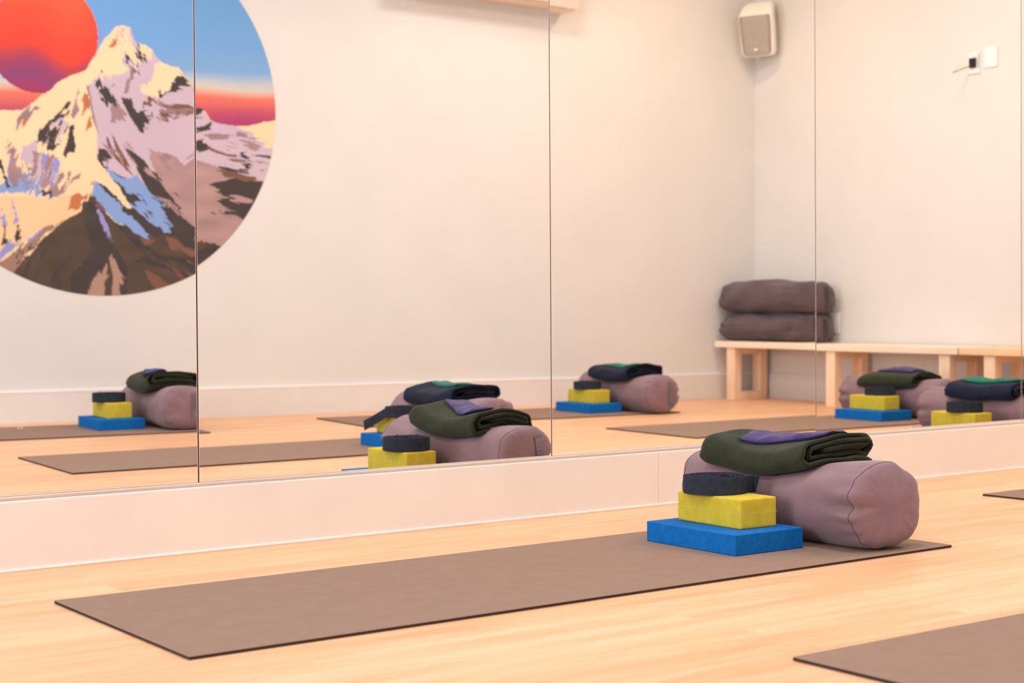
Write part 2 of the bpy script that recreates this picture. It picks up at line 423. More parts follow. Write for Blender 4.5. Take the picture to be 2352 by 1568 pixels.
# ------------------------------------------------------------------ eye pillow lying on a blanket
def make_pillow(bl, cx, cy, rot, mat, label, group, L=.245, Wd=.095, T=.010, z=0):
    """cx, cy, rot in the blanket's own frame; follows the blanket's top"""
    prm = tuple(bl['prm']); NU, NV = 40, 18
    vs, fs = [], []; top = .0605
    idx = {}
    def pos(u, v, s):
        lx, ly = v*Wd/2, u*L/2
        lx *= 1+.04*math.sin(u*5); ly *= 1+.03*math.sin(v*4)
        X = cx+lx*math.cos(rot)-ly*math.sin(rot); Y = cy+lx*math.sin(rot)+ly*math.cos(rot)
        h = T*max(0, 1-abs(u)**5)**.5*max(0, 1-abs(v)**4)**.5
        h *= 1+.35*mnoise.noise(Vector((u*3, v*2, cx*40)))
        b = blanket_shape(X, max(-.185, min(.185, Y)), top, prm)
        return (X, Y, b[2]+.0035+h*(1.15 if s > 0 else -.85)+z+.004*max(0, abs(u)-.8)*5*.4)
    for s in (1, -1):
        for i in range(NU+1):
            for j in range(NV+1):
                edge = i in (0, NU) or j in (0, NV)
                if s == -1 and edge: idx[(s,i,j)] = idx[(1,i,j)]; continue
                idx[(s,i,j)] = len(vs); vs.append(pos(-1+2*i/NU, -1+2*j/NV, s))
        for i in range(NU):
            for j in range(NV):
                f = (idx[(s,i,j)], idx[(s,i+1,j)], idx[(s,i+1,j+1)], idx[(s,i,j+1)])
                fs.append(f if s == 1 else f[::-1])
    o = mesh_obj('eye_pillow', vs, fs, M[mat], smooth=True)
    o.location = bl.location; o.rotation_euler = bl.rotation_euler
    ring = [(i, 0) for i in range(NU)]+[(NU, j) for j in range(NV)]+[(i, NV) for i in range(NU, 0, -1)]+[(0, j) for j in range(NV, 0, -1)]
    bm = bmesh.new(); tube(bm, [vs[idx[(1,i,j)]] for i, j in ring], .0013, 5, closed=True)
    bm_obj('piping', bm, M['pil_edge' if mat != 'green' else 'green'], o, smooth=True)
    return tag(o, label, 'eye pillow', group)

# ------------------------------------------------------------------ coiled strap
def ribbon(pts, zs, h, t, tilt=None):
    """upright band following 2-D pts, thickness t, height h"""
    vs, fs = [], []; n = len(pts)
    for i, (px_, py_) in enumerate(pts):
        a, b = pts[max(0, i-1)], pts[min(n-1, i+1)]
        d = Vector((b[0]-a[0], b[1]-a[1])).normalized(); nx, ny = -d.y*t/2, d.x*t/2
        tl = tilt[i] if tilt else 0
        for sx, zz in ((1, 0), (-1, 0), (-1, h), (1, h)):
            lx = d.x*tl*(zz/h); ly = d.y*tl*(zz/h)
            vs.append((px_+sx*nx+lx, py_+sx*ny+ly, zs[i]+zz))
    for i in range(n-1):
        for k in range(4): fs.append((i*4+k, i*4+(k+1) % 4, i*4+4+(k+1) % 4, i*4+4+k))
    fs.append((3,2,1,0)); fs.append(tuple((n-1)*4+k for k in range(4)))
    return vs, fs
def make_strap(x, y, a, z, label, group, R=.0735, tail='short', seed=0):
    h, t = .039, .0024; r0 = .011; turns = 11.5
    pts, zs, tl = [], [], []
    n = int(turns*30)
    for i in range(n+1):
        s = i/n; th = s*turns*2*math.pi; r = r0+(R-r0)*s
        wob = 1+.02*math.sin(th*2+seed)
        pts.append((r*math.cos(th)*wob, r*math.sin(th))); zs.append(.0015*math.sin(th*.7+seed)**2*(1 if s < .9 else 0)); tl.append(0)
    ex, ey = pts[-1]; th = turns*2*math.pi; dx, dy = -math.sin(th), math.cos(th); ox, oy = math.cos(th), math.sin(th)
    if tail == 'short':
        for q in range(1, 9):
            s = q/8; pts.append((ex+dx*.026*s+ox*.016*s*s, ey+dy*.026*s+oy*.016*s*s)); zs.append(0); tl.append(.011*s)
    elif tail == 'long':
        for q in range(1, 25):
            s = q/24; pts.append((ex+dx*.14*s+ox*.02*s*s, ey+dy*.14*s+oy*.02*s*s)); zs.append(-.060*s**1.05); tl.append(.004*s)
    vs, fs = ribbon(pts, zs, h, t, tl)
    o = mesh_obj('yoga_strap', vs, fs, M['strap'], loc=(x, y, z), rotz=a)
    if tail == 'short':                                 # second ply of the doubled-back end
        p2 = [(ex+dx*.026+ox*.016-dx*.016*s+ox*.004*s, ey+dy*.026+oy*.016-dy*.016*s+oy*.004*s) for s in np.linspace(0, 1, 6)]
        vs, fs = ribbon(p2, [.001]*6, h*.96, t, [.011*(1-.3*s) for s in np.linspace(0, 1, 6)])
        mesh_obj('folded_end', vs, fs, M['strap'], o)
    bm = bmesh.new()                                    # small D-ring peeping over the coil
    ring = [(-.03+.016*math.cos(q), .03+.003*math.cos(q), h-.006+.011*math.sin(q)) for q in np.linspace(-.4, math.pi+.4, 14)]
    tube(bm, ring, .0016, 6)
    bm_obj('buckle', bm, M['buckle'], o, smooth=True)
    return tag(o, label, 'strap', group)

# ------------------------------------------------------------------ the six stacks of props
Z0 = .0062
ST = {  # name: (where it is, blue(x,y,a), yellow, strap(x,y), bolster(x,y,a), blanket(x,y,a), blanket mat, pillow mat)
 'A1': ('in the foremost stack', (2.4024,-.7369,-.009), (2.4209,-.7268,-.036), (2.418,-.692,2.15), (2.645,-.721,-.079), (2.652,-.690,-.03), 'olive', 'purple'),
 'A2': ('in the mirrored stack at far right', (5.09,-.735,-.01), (5.0879,-.715,0), (5.094,-.705,.3), (5.36,-.775,0), (5.36,-.76,0), 'navy', 'green'),
 'B1': ('in the mirrored stack behind the foremost', (3.1006,-1.8527,.0), (3.118,-1.890,.06), (3.11,-1.865,0), (3.325,-1.845,-.02), (3.325,-1.845,0), 'navy', 'green'),
 'B2': ('in the mirrored stack before the bench', (5.6795,-1.697,.0336), (5.70,-1.705,.01), (5.725,-1.69,.9), (5.925,-1.735,0), (5.925,-1.735,.03), 'olive', 'purple'),
 'C1': ('in the mirrored stack below the mural', (2.4036,-3.297,.03), (2.4121,-3.305,.03), (2.40,-3.31,1.6), (2.645,-3.285,.05), (2.635,-3.28,.08), 'olive', 'indigo'),
 'C2': ('in the mirrored stack left of the bench', (4.946,-2.9014,.06), (4.955,-2.91,.035), (4.952,-2.915,2.4), (5.17,-2.865,.05), (5.165,-2.87,.06), 'navy', 'green'),
}
SHADE = {'olive': 'dark olive', 'navy': 'navy blue', 'purple': 'purple', 'green': 'green', 'indigo': 'indigo blue'}
BPRM = {'A1': (.026,.008,1.45,.3), 'A2': (.008,.010,1.1,2.1), 'B1': (.012,.014,1.2,4.7), 'B2': (-.004,.008,1.6,6.2), 'C1': (.016,.036,1.2,8.8), 'C2': (.018,.020,1.2,10.4)}
PILW = {'A1': (.006,-.018,.36), 'A2': (.0,.0,0), 'B1': (.02,-.015,.2), 'B2': (.01,.0,.15), 'C1': (-.036,.012,.3), 'C2': (.0,-.01,.2)}
for k, (wh, bl, ye, sp, bo, bk_, bmat, pmat) in ST.items():
    sd = 'AABBCC'.index(k[0])*2.3+(k[1] == '2')*1.1
    block('foam_block', BL, .003, M['blue'], *bl, Z0, f'wide blue foam block {wh}', 'yoga block', 'wide blue foam blocks')
    yb_ = block('yoga_brick', YE, .005, M['yellow'], *ye, Z0+BL[2], f'yellow foam brick on the blue block {wh}', 'yoga brick', 'yellow foam bricks on the blue blocks')
    bm = bmesh.new(); l, w, h = YE; e = .00015
    for c in ((-w/2-e, w/2+e, -l/2-e, -l/2+e), (-w/2-e, w/2+e, l/2-e, l/2+e), (-w/2-e, -w/2+e, -l/2, l/2), (w/2-e, w/2+e, -l/2, l/2)):
        add_box(bm, *c, h*.515-.0006, h*.515+.0006)
    bm_obj('moulding_line', bm, M['seam'], yb_)
    zt = Z0+BL[2]+YE[2]+.0003
    make_strap(sp[0], sp[1], sp[2], zt, ('navy strap coil with end hanging off the brick ' if k == 'B1' else 'coiled navy strap on the yellow brick ')+wh, 'coiled navy straps', tail={'A1': 'short', 'B1': 'long'}.get(k, 'none'), seed=sd)
    make_bolster(*bo, Z0, f'mauve bolster under the {SHADE[bmat]} blanket {wh}', 'mauve bolsters under blankets', seed=sd)
    b = make_blanket(*bk_, Z0+BHT-.032, bmat, f'folded {SHADE[bmat]} blanket on the bolster {wh}', 'folded blankets on the bolsters', BPRM[k])
    make_pillow(b, *PILW[k], pmat, f'{SHADE[pmat]} eye pillow on the {SHADE[bmat]} blanket {wh}', 'eye pillows on the blankets', z=.006 if k == 'C1' else .001)

# ------------------------------------------------------------------ benches along the right wall
BT = .340                                               # height of the seats
def make_bench(y0, y1, xf, legs, label, tone):
    root = empty('bench', (xf+.15, (y0+y1)/2, 0))
    tag(root, label, 'bench', 'low pine benches along the right wall')
    ox, oy = xf+.15, (y0+y1)/2
    w = .30
    bm = bmesh.new(); add_box(bm, xf-ox, xf+w-ox, y0-oy, y1-oy, BT-.037, BT, bevel=.004)
    bm_obj('seat', bm, tone, root)
    for yl in legs:
        for xx in (xf+.012, xf+w-.075):
            bm = bmesh.new(); add_box(bm, xx-ox, xx+.055-ox, yl-.033-oy, yl+.033-oy, 0, BT-.0375, bevel=.002)
            bm_obj('leg', bm, M['wood2'], root)
        for z0, z1 in ((.0, .045), (BT-.075, BT-.0378)):
            bm = bmesh.new(); add_box(bm, xf+.067-ox, xf+w-.075-ox, yl-.030-oy, yl+.030-oy, z0, z1, bevel=.002)
            bm_obj('crossbar', bm, M['wood2'], root)
    return root
BXF = 6.2514
make_bench(-3.330, -1.655, BXF, (-3.207, -2.507, -1.742), 'low pale pine bench in the corner carrying two grey bolsters', M['wood'])
make_bench(-1.650, -.30, BXF+.008, (-1.475, -.45), 'low pine bench nearer the mirror, its end beside the corner bench', wood_mat('warm_pine', (238,196,154), (248,212,174), (1,.12,1)))

# two flatter bolsters lying on the corner bench
make_bolster(6.405, -3.015, .0, BT+.0008, 'grey mauve bolster lying directly on the corner bench, the lower of two', 'grey bolsters piled on the bench', seed=21, mat='bolster_dark', L=.63, w=.29, h=.160, sag=.0, cap=.05, lump=1.6)
make_bolster(6.405, -3.015, .02, BT+.1615, 'grey mauve bolster on top of the other on the corner bench', 'grey bolsters piled on the bench', seed=33, mat='bolster_dark', L=.66, w=.29, h=.184, sag=-.008, cap=.05, lump=1.9)

# ------------------------------------------------------------------ things on the walls
sp = empty('wall_speaker', (6.415, -3.15, 2.150))
tag(sp, 'white wall speaker mounted high in the room corner above the bench', 'speaker')
prof = [(.105,-.01),(.100,.05),(.080,.105),(.045,.135),(-.045,.135),(-.080,.105),(-.100,.05),(-.105,-.01)]
bm = bmesh.new()                                        # shell: faces local -Y, tapering to the back
rows = []
for zz, sc_, yo in ((-.155,.72,.012),(-.150,.86,.004),(-.125,.97,0),(0,1,0),(.085,.99,0),(.135,.88,.045),(.156,.66,.075)):
    rows.append([bm.verts.new((x*sc_, y*sc_+yo, zz)) for x, y in prof])
for a, b in zip(rows, rows[1:]):
    for i in range(len(prof)): bm.faces.new((a[i], a[(i+1) % len(prof)], b[(i+1) % len(prof)], b[i]))
bm.faces.new(rows[0][::-1]); bm.faces.new(rows[-1])
shell = bm_obj('shell', bm, M['speaker'], sp, smooth=True)
shell.modifiers.new('b', 'BEVEL').width = .008; shell.modifiers['b'].segments = 3
bm = bmesh.new(); rows = []
for zz, w_ in ((-.145,.064),(-.130,.086),(0,.094),(.075,.094),(.084,.090)):
    rows.append([bm.verts.new((x, -.0125-.006*(1-(x/.1)**2)-.004*(1-(zz/.15)**2), zz)) for x in np.linspace(-w_, w_, 9)])
for a, b in zip(rows, rows[1:]):
    for i in range(8): bm.faces.new((a[i], a[i+1], b[i+1], b[i]))
bmesh.ops.solidify(bm, geom=bm.faces[:], thickness=-.012)
bm_obj('grille', bm, M['grille'], sp, smooth=True)
box_obj('badge', (-.010,.010,-.032,-.029,-.118,-.104), M['plate'], sp, bevel=.001)
bm = bmesh.new(); tube(bm, [(0,.12,0),(0,.17,0),(.02,.21,0)], .018, 12); bm_obj('bracket', bm, M['speaker'], sp, smooth=True)
sp.rotation_euler = (math.radians(12), 0, math.radians(-112))

def wall_plate(name, y, z, wy, hz, label, cat):
    o = box_obj(name, (-.008, 0, -wy/2, wy/2, -hz/2, hz/2), M['plate'], bevel=.0025, loc=(RX, y, z))
    return tag(o, label, cat)
p1 = wall_plate('wall_plate', -1.7988, 1.800, .074, .108, 'white wall plate with a black socket and a loose cable end', 'wall plate')
box_obj('socket', (-.020,-.0075,-.022,.018,-.024,.026), M['black'], p1, bevel=.003)
bm = bmesh.new(); tube(bm, [(-.018,-.010,-.012),(-.050,-.016,-.024),(-.085,-.020,-.036),(-.120,-.022,-.048)], .0035, 8)
cb = bm_obj('cable', bm, M['wire'], p1, smooth=True)
bm = bmesh.new(); tube(bm, [(-.120,-.022,-.048),(-.140,-.026,-.058)], .0028, 8); tube(bm, [(-.120,-.022,-.048),(-.142,-.016,-.052)], .0022, 8)
bm_obj('bare_end', bm, M['copper'], cb, smooth=True)
box_obj('side_slot', (-.0095,-.0078,.029,.0315,-.03,.045), M['black'], p1)
p2 = wall_plate('wall_plate', -1.6945, 1.818, .082, .104, 'blank white wall plate right of the one with the loose cable', 'wall plate')
p3 = wall_plate('power_outlet', -2.757, .452, .075, .118, 'white power outlet plate on the wall behind the bolsters on the bench', 'outlet')
box_obj('outlet_face', (-.0095,-.0078,-.017,.017,-.034,.034), M['plate'], p3, bevel=.0006)

# long wall unit near the ceiling on the back wall
AX0, AX1 = 4.10, 5.225
ac = empty('wall_air_conditioner', ((AX0+AX1)/2, yb((AX0+AX1)/2), 2.174), BA)
ac.rotation_euler.y = math.radians(1.6)
tag(ac, 'long pale air conditioner on the back wall, cut off by the top edge', 'air conditioner')
l = (AX1-AX0)/2/math.cos(BA)
pr = [(0,.0),(.0,.29),(.175,.29),(.205,.24),(.205,.06),(.19,.0)]
vs = [(-l, d, z) for d, z in pr]+[(l-.004*0, d, z) for d, z in pr]; n_ = len(pr)
acs = mesh_obj('housing', vs, [tuple(range(n_)), tuple(range(n_, 2*n_))[::-1]]+[(i, n_+i, n_+(i+1) % n_, (i+1) % n_) for i in range(n_)], [M['ac'], M['ac2']], ac)
for p in acs.data.polygons:
    if p.normal.z < -.7 or p.normal.z > .9 and False: p.material_index = 1
box_obj('louvre', (-l+.06, l-.06, .06, .165, -.006, -.0005), M['ac2'], ac, bevel=.002)

# ------------------------------------------------------------------ mural on the back wall
MURAL_R, MCX, MCZ = .9161, 2.5667, 1.5065
PAL = dict(cream=(250,221,180), lilac=(208,187,204), taupe=(180,147,147), dark=(76,70,68), brown=(128,94,80), blue=(138,168,222), peri=(156,157,214),
           orange=(196,122,84), fore=(92,78,68), char=(77,69,69), redbrown=(132,94,82), tan=(180,146,128), bowl=(250,207,164), slope=(164,130,116), stripe=(166,136,140))
MURAL_PAINT = [
 ('sun',[[-30,300],[-32,265],[-39,231],[-50,198],[-66,166],[-85,136],[-107,109],[-133,85],[-161,64],[-191,47],[-223,34],[-255,26],[-288,22],[-321,22],[-354,27],[-384,35],[-413,49],[-440,66],[-464,86],[-485,110],[-503,136],[-517,165],[-527,196],[-533,228],[-535,261],[-532,295],[-526,328],[-515,360],[-500,391],[-482,420],[-461,447],[-436,472],[-409,493],[-380,510],[-349,524],[-317,533],[-284,538],[-251,539],[-218,536],[-187,528],[-157,515],[-129,499],[-104,479],[-82,455],[-63,428],[-49,398],[-38,367],[-32,334]]),
 ('cream',[[-1254,-431],[-1016,-251],[-771,-166],[-604,-92],[-476,-65],[-429,-63],[-379,-60],[-355,-43],[-326,-19],[-289,17],[-251,37],[-222,73],[-195,93],[-150,118],[-110,132],[-83,148],[-64,188],[-44,216],[-25,254],[0,297],[28,327],[53,359],[74,367],[101,364],[120,362],[126,335],[138,303],[156,286],[190,284],[223,263],[239,236],[258,210],[302,190],[359,182],[380,148],[401,107],[425,66],[432,10],[547,4],[564,-14],[581,-47],[613,-59],[657,-69],[722,-70],[777,-65],[837,-48],[888,-35],[929,-28],[1060,-51],[1054,-1082],[-1263,-1069]]),
 ('lilac',[[-40,114],[81,138],[165,199],[225,240],[404,103],[437,-8],[562,-14],[581,-51],[730,-72],[1008,-180],[1006,-493],[434,-518],[52,-546],[-41,-300],[-36,-153],[-77,27]]),
 ('taupe',[[221,-318],[435,-254],[668,-291],[1007,-376],[954,-592],[650,-718],[428,-707],[285,-568],[220,-430]]),
 ('dark',[[-18,-272],[155,-385],[333,-520],[433,-613],[432,-755],[191,-664],[43,-555],[-70,-452],[-38,-382],[72,-434],[8,-344]]),
 ('lilac',[[-40,114],[-70,78],[-88,70],[-77,27],[-69,-32],[-60,-86],[-47,-122],[-36,-153],[-34,-219],[-41,-265],[-10,-309],[22,-327],[100,-356],[170,-362],[239,-429],[217,-220],[250,-238],[288,-231],[340,-248],[380,-289],[404,-245],[428,-199],[432,67],[401,102],[380,89],[344,66],[311,59],[282,48],[249,33],[207,35],[179,52],[165,65],[175,93],[208,100],[217,128],[236,199],[225,235],[218,240],[211,202],[188,210],[164,171],[141,142],[118,113],[94,93],[85,74],[99,47],[76,36],[48,71],[35,94],[12,92],[25,56],[43,25],[3,69],[-20,99]]),
 ('lilac',[[124,360],[126,335],[138,303],[156,284],[165,254],[160,242],[146,244],[133,275],[114,297],[115,329]]),
 ('lilac',[[437,-27],[548,-6],[562,-19],[581,-51],[626,-63],[705,-71],[730,-72],[724,-92],[785,-89],[784,-113],[824,-130],[854,-177],[921,-174],[920,-223],[884,-336],[803,-329],[728,-303],[654,-282],[580,-261],[435,-235]]),
 ('cream',[[725,-77],[785,-65],[855,-42],[937,-30],[936,-154],[895,-171],[849,-168],[865,-143],[814,-136],[799,-107],[825,-87],[754,-88]]),
 ('taupe',[[200,-218],[288,-236],[345,-248],[380,-289],[404,-255],[436,-225],[580,-261],[634,-283],[683,-324],[668,-344],[576,-361],[623,-402],[628,-464],[672,-497],[647,-526],[741,-534],[701,-597],[641,-656],[514,-634],[428,-584],[333,-544],[324,-483],[296,-423],[259,-359],[221,-290]]),
 ('dark',[[574,-362],[643,-344],[703,-328],[783,-335],[981,-338],[934,-403],[893,-452],[801,-561],[702,-506],[652,-502],[652,-492],[717,-491],[642,-464],[613,-441],[648,-438],[638,-402],[604,-374]]),
 ('taupe',[[682,-410],[727,-409],[797,-431],[782,-451],[712,-448],[687,-434]]),
 ('brown',[[624,-292],[668,-291],[753,-307],[828,-319],[773,-340],[703,-328],[653,-325]]),
 ('dark',[[604,-265],[668,-276],[728,-289],[783,-296],[778,-301],[713,-299],[644,-287]]),
 ('dark',[[724,-207],[764,-191],[754,-211],[784,-224],[753,-230]]),
 ('dark',[[784,-209],[844,-207],[900,-209],[890,-224],[829,-217]]),
 ('dark',[[743,-250],[783,-233],[783,-267],[763,-278]]),
 ('dark',[[723,-279],[753,-273],[788,-296],[753,-302]]),
 ('brown',[[556,-178],[605,-207],[664,-220],[714,-215],[724,-207],[664,-210],[615,-195],[571,-173]]),
 ('brown',[[664,-234],[723,-231],[783,-233],[753,-242],[694,-242]]),
 ('stripe',[[557,-119],[630,-111],[694,-122],[655,-138],[581,-147]]),
 ('stripe',[[695,-103],[729,-94],[774,-104],[754,-119],[704,-117]]),
 ('stripe',[[744,-139],[804,-151],[844,-158],[814,-189],[774,-181]]),
 ('dark',[[437,-4],[528,10],[550,4],[538,-13],[436,-41]]),
 ('dark',[[436,-103],[557,-81],[582,-51],[589,-70],[576,-95],[537,-101],[436,-112]]),
 ('dark',[[439,-154],[547,-139],[551,-162],[581,-189],[546,-200],[517,-202]]),
 ('lilac',[[219,263],[239,236],[258,205],[235,194],[216,156],[204,148],[218,203]]),
 ('cream',[[167,285],[190,284],[223,263],[225,222],[211,202],[202,229],[169,222],[165,254]]),
 ('cream',[[241,199],[267,206],[302,190],[359,182],[366,152],[347,141],[323,121],[314,88],[290,58],[266,48],[252,37],[210,35],[182,47],[165,60],[175,88],[206,100],[225,119]]),
 ('dark',[[366,152],[359,175],[371,147],[395,126],[401,102],[376,91],[337,66],[311,64],[290,54],[266,38],[252,42],[262,80],[271,52],[299,63],[323,112],[338,136]]),
 ('dark',[[156,284],[170,278],[167,236],[200,229],[188,205],[160,175],[150,142],[132,132],[136,160],[150,175],[183,200],[151,216],[146,239],[160,245]]),
 ('lilac',[[82,212],[100,236],[123,228],[132,192],[123,159],[100,176],[81,184]]),
 ('dark',[[100,217],[118,223],[125,205],[114,186],[95,194]]),
 ('stripe',[[118,173],[150,170],[136,128],[117,94],[108,52],[85,37],[99,98],[118,126]]),
 ('lilac',[[83,363],[106,342],[82,317],[59,293],[69,325]]),
 ('orange',[[59,306],[82,327],[55,283],[45,246],[41,264],[18,257],[36,286]]),
 ('orange',[[-93,35],[-79,27],[-71,-27],[-94,-51],[-107,-61],[-98,-19],[-111,-2]]),
 ('orange',[[-71,-68],[-62,-109],[-81,-133],[-94,-156],[-85,-110]]),
 ('orange',[[-19,168],[-13,159],[-15,136],[-24,158]]),
 ('dark',[[-40,112],[-29,99],[3,69],[34,34],[57,-2],[75,-14],[48,-11],[11,-13],[-21,3],[2,14],[-34,39],[-16,54],[-47,70]]),
 ('stripe',[[-88,70],[-77,27],[-69,-32],[-60,-86],[-47,-122],[-31,-162],[-40,-117],[-51,-72],[-62,-17],[-66,28],[-77,68]]),
 ('dark',[[75,32],[98,19],[126,25],[135,-16],[149,-38],[177,-32],[195,-59],[209,-86],[186,-101],[176,-139],[157,-126],[130,-85],[112,-54],[94,-13],[80,4]]),
 ('stripe',[[29,-8],[75,-14],[98,-45],[102,-73],[65,-89],[33,-86],[24,-104]]),
 ('stripe',[[224,17],[290,12],[385,8],[428,5],[427,-42],[384,-44],[313,-39],[289,-72],[251,-84],[261,-46],[242,-42],[289,-7],[242,0]]),
 ('brown',[[280,-8],[337,10],[428,3],[428,-9],[384,-9],[299,-21]]),
 ('brown',[[186,15],[224,36],[243,18],[205,-3],[177,-18]]),
 ('brown',[[242,-38],[318,-43],[289,-68],[261,-83],[284,-54]]),
 ('stripe',[[250,-256],[288,-227],[335,-243],[307,-259],[287,-273],[320,-319],[287,-302],[273,-279]]),
 ('brown',[[1,-161],[14,-174],[37,-233],[96,-295],[132,-349],[100,-322],[55,-273],[18,-233]]),
 ('brown',[[28,-150],[55,-195],[96,-267],[119,-312],[82,-286],[50,-232]]),
 ('dark',[[-32,-222],[0,-225],[32,-256],[4,-266],[-18,-263],[-10,-299],[27,-325],[-14,-308],[-39,-273]]),
 ('blue',[[-44,-371],[-15,-396],[8,-413],[53,-458],[81,-485],[76,-508],[131,-521],[163,-552],[210,-626],[181,-636],[126,-614],[89,-577],[57,-578],[16,-537],[-20,-488],[-70,-434]]),
 ('blue',[[-1,-317],[31,-330],[77,-356],[119,-354],[146,-339],[179,-380],[220,-430],[258,-447],[286,-475],[262,-489],[286,-531],[323,-582],[295,-587],[313,-615],[276,-615],[224,-574],[159,-525],[117,-489],[76,-434],[31,-371]]),
 ('dark',[[92,-216],[124,-229],[170,-259],[193,-282],[207,-309],[240,-327],[259,-349],[235,-350],[277,-391],[286,-409],[315,-441],[338,-478],[371,-505],[333,-488],[305,-455],[258,-438],[220,-430],[193,-398],[174,-362],[147,-311],[138,-284],[106,-244]]),
 ('taupe',[[170,-301],[221,-318],[235,-350],[202,-337]]),
 ('dark',[[267,-485],[305,-488],[333,-520],[400,-557],[352,-553],[314,-535],[286,-508]]),
 ('dark',[[31,-357],[77,-397],[95,-424],[155,-455],[132,-465],[145,-492],[113,-470],[81,-439],[54,-403]]),
 ('cream',[[-37,-272],[-10,-308],[13,-339],[22,-357],[63,-398],[76,-430],[99,-461],[127,-502],[122,-516],[76,-476],[30,-431],[-10,-386],[-42,-364],[-56,-379],[-60,-301]]),
 ('dark',[[-38,-373],[-1,-404],[53,-453],[81,-485],[53,-472],[-2,-423]]),
 ('dark',[[71,-494],[99,-494],[145,-525],[191,-561],[223,-584],[257,-583],[285,-625],[219,-635],[182,-603],[136,-548],[85,-522]]),
 ('stripe',[[-124,47],[-138,6],[-152,-41],[-161,-82],[-143,-77],[-121,-53],[-125,-12],[-138,-4],[-120,34]]),
 ('dark',[[-160,9],[-163,-23],[-187,-47],[-214,-76],[-161,-50],[-197,-93],[-241,-109],[-259,-141],[-206,-130],[-220,-171],[-233,-199],[-216,-216],[-260,-245],[-273,-210],[-304,-202],[-330,-248],[-308,-193],[-310,-144],[-277,-124],[-241,-91],[-196,-39]]),
 ('lilac',[[-232,-104],[-174,-69],[-197,-97],[-170,-105],[-193,-143],[-215,-189],[-198,-188],[-216,-216],[-220,-171],[-206,-130],[-250,-127]]),
 ('dark',[[-164,-118],[-146,-118],[-144,-177],[-140,-249],[-176,-251],[-185,-283],[-194,-251],[-175,-183]]),
 ('lilac',[[-383,-234],[-343,-213],[-317,-189],[-308,-220],[-331,-311],[-366,-308],[-387,-286]]),
 ('stripe',[[-335,-244],[-282,-264],[-216,-271],[-217,-329],[-244,-376],[-288,-427],[-305,-387],[-340,-370],[-362,-330],[-331,-311]]),
 ('peri',[[-287,-246],[-265,-263],[-279,-332],[-288,-350]]),
 ('peri',[[-234,-267],[-212,-279],[-217,-325],[-248,-389],[-262,-413],[-243,-326]]),
 ('lilac',[[-309,-265],[-291,-265],[-296,-355],[-314,-383],[-332,-370],[-314,-329]]),
 ('stripe',[[-217,-352],[-163,-323],[-168,-369],[-191,-438],[-244,-457],[-275,-436],[-248,-389]]),
 ('cream',[[-199,-365],[-172,-323],[-182,-374],[-218,-425],[-222,-398]]),
 ('stripe',[[-155,-359],[-114,-339],[-123,-372],[-150,-377],[-173,-410]]),
 ('blue',[[-607,-423],[-479,-406],[-449,-387],[-444,-280],[-431,-311],[-410,-355],[-375,-344],[-336,-379],[-305,-387],[-297,-427],[-249,-444],[-249,-462],[-297,-450],[-372,-438],[-411,-440],[-480,-442],[-608,-459]]),
 ('stripe',[[-456,-204],[-434,-226],[-409,-252],[-405,-314],[-375,-349],[-341,-415],[-358,-416],[-393,-358],[-402,-408],[-428,-413],[-444,-351],[-439,-289]]),
 ('dark',[[-478,-281],[-466,-334],[-445,-392],[-436,-418],[-449,-418],[-470,-352],[-479,-330],[-504,-318]]),
 ('dark',[[-306,-423],[-293,-427],[-253,-435],[-244,-453],[-271,-454],[-297,-441]]),
 ('stripe',[[-399,-94],[-363,-52],[-289,-39],[-333,-69],[-347,-101],[-369,-129],[-382,-138],[-377,-102],[-403,-148],[-412,-162]]),
 ('orange',[[-373,-102],[-351,-92],[-369,-133],[-380,-136]]),
 ('bowl',[[-734,-485],[-480,-460],[-424,-458],[-262,-467],[-182,-446],[-146,-454],[-165,-478],[-156,-509],[-93,-480],[-143,-532],[-197,-565],[-263,-585],[-352,-640],[-417,-673],[-483,-737],[-737,-766]]),
 ('orange',[[-164,-464],[-146,-454],[-106,-435],[-56,-374],[-51,-392],[-83,-425],[-86,-462],[-115,-490],[-160,-514],[-151,-496],[-178,-510]]),
 ('cream',[[-128,-436],[-92,-407],[-56,-388],[-61,-415],[-83,-434],[-111,-453]]),
 ('peri',[[-480,-495],[-472,-540],[-455,-580],[-455,-606],[-473,-598],[-481,-562]]),
 ('peri',[[-432,-463],[-420,-507],[-403,-552],[-408,-588],[-419,-588],[-416,-538],[-433,-490]]),
 ('dark',[[-472,-584],[-456,-615],[-456,-647],[-448,-682],[-478,-687],[-464,-638]]),
 ('dark',[[-417,-597],[-395,-592],[-391,-646],[-387,-664],[-417,-664],[-408,-637]]),
 ('peri',[[-611,-765],[-482,-710],[-447,-669],[-396,-677],[-413,-695],[-457,-718],[-483,-754]]),
 ('slope',[[-738,-854],[-483,-763],[-426,-713],[-352,-663],[-308,-626],[-263,-585],[-197,-565],[-237,-593],[-299,-644],[-339,-699],[-374,-735],[-419,-821],[-483,-826]]),
 ('peri',[[-382,-659],[-352,-649],[-308,-622],[-281,-598],[-317,-640],[-361,-668]]),
 ('fore',[[-440,-835],[-419,-803],[-374,-744],[-339,-717],[-317,-671],[-264,-625],[-201,-574],[-138,-532],[-106,-494],[-81,-466],[-74,-434],[-56,-456],[-20,-488],[16,-542],[57,-578],[94,-586],[135,-618],[191,-636],[285,-625],[332,-629],[428,-660],[553,-638],[621,-665],[670,-674],[620,-752],[522,-805],[283,-897],[95,-967],[-43,-966],[-222,-934],[-398,-889]]),
 ('char',[[-81,-466],[-52,-484],[-39,-539],[-17,-598],[19,-662],[74,-735],[97,-781],[95,-962],[63,-943],[73,-828],[28,-735],[-18,-805],[-60,-851],[-110,-952],[-169,-934],[-168,-829],[-109,-760],[-63,-713],[-81,-645],[-102,-554]]),
 ('char',[[333,-520],[424,-580],[433,-584],[432,-688],[370,-680],[332,-624],[314,-591]]),
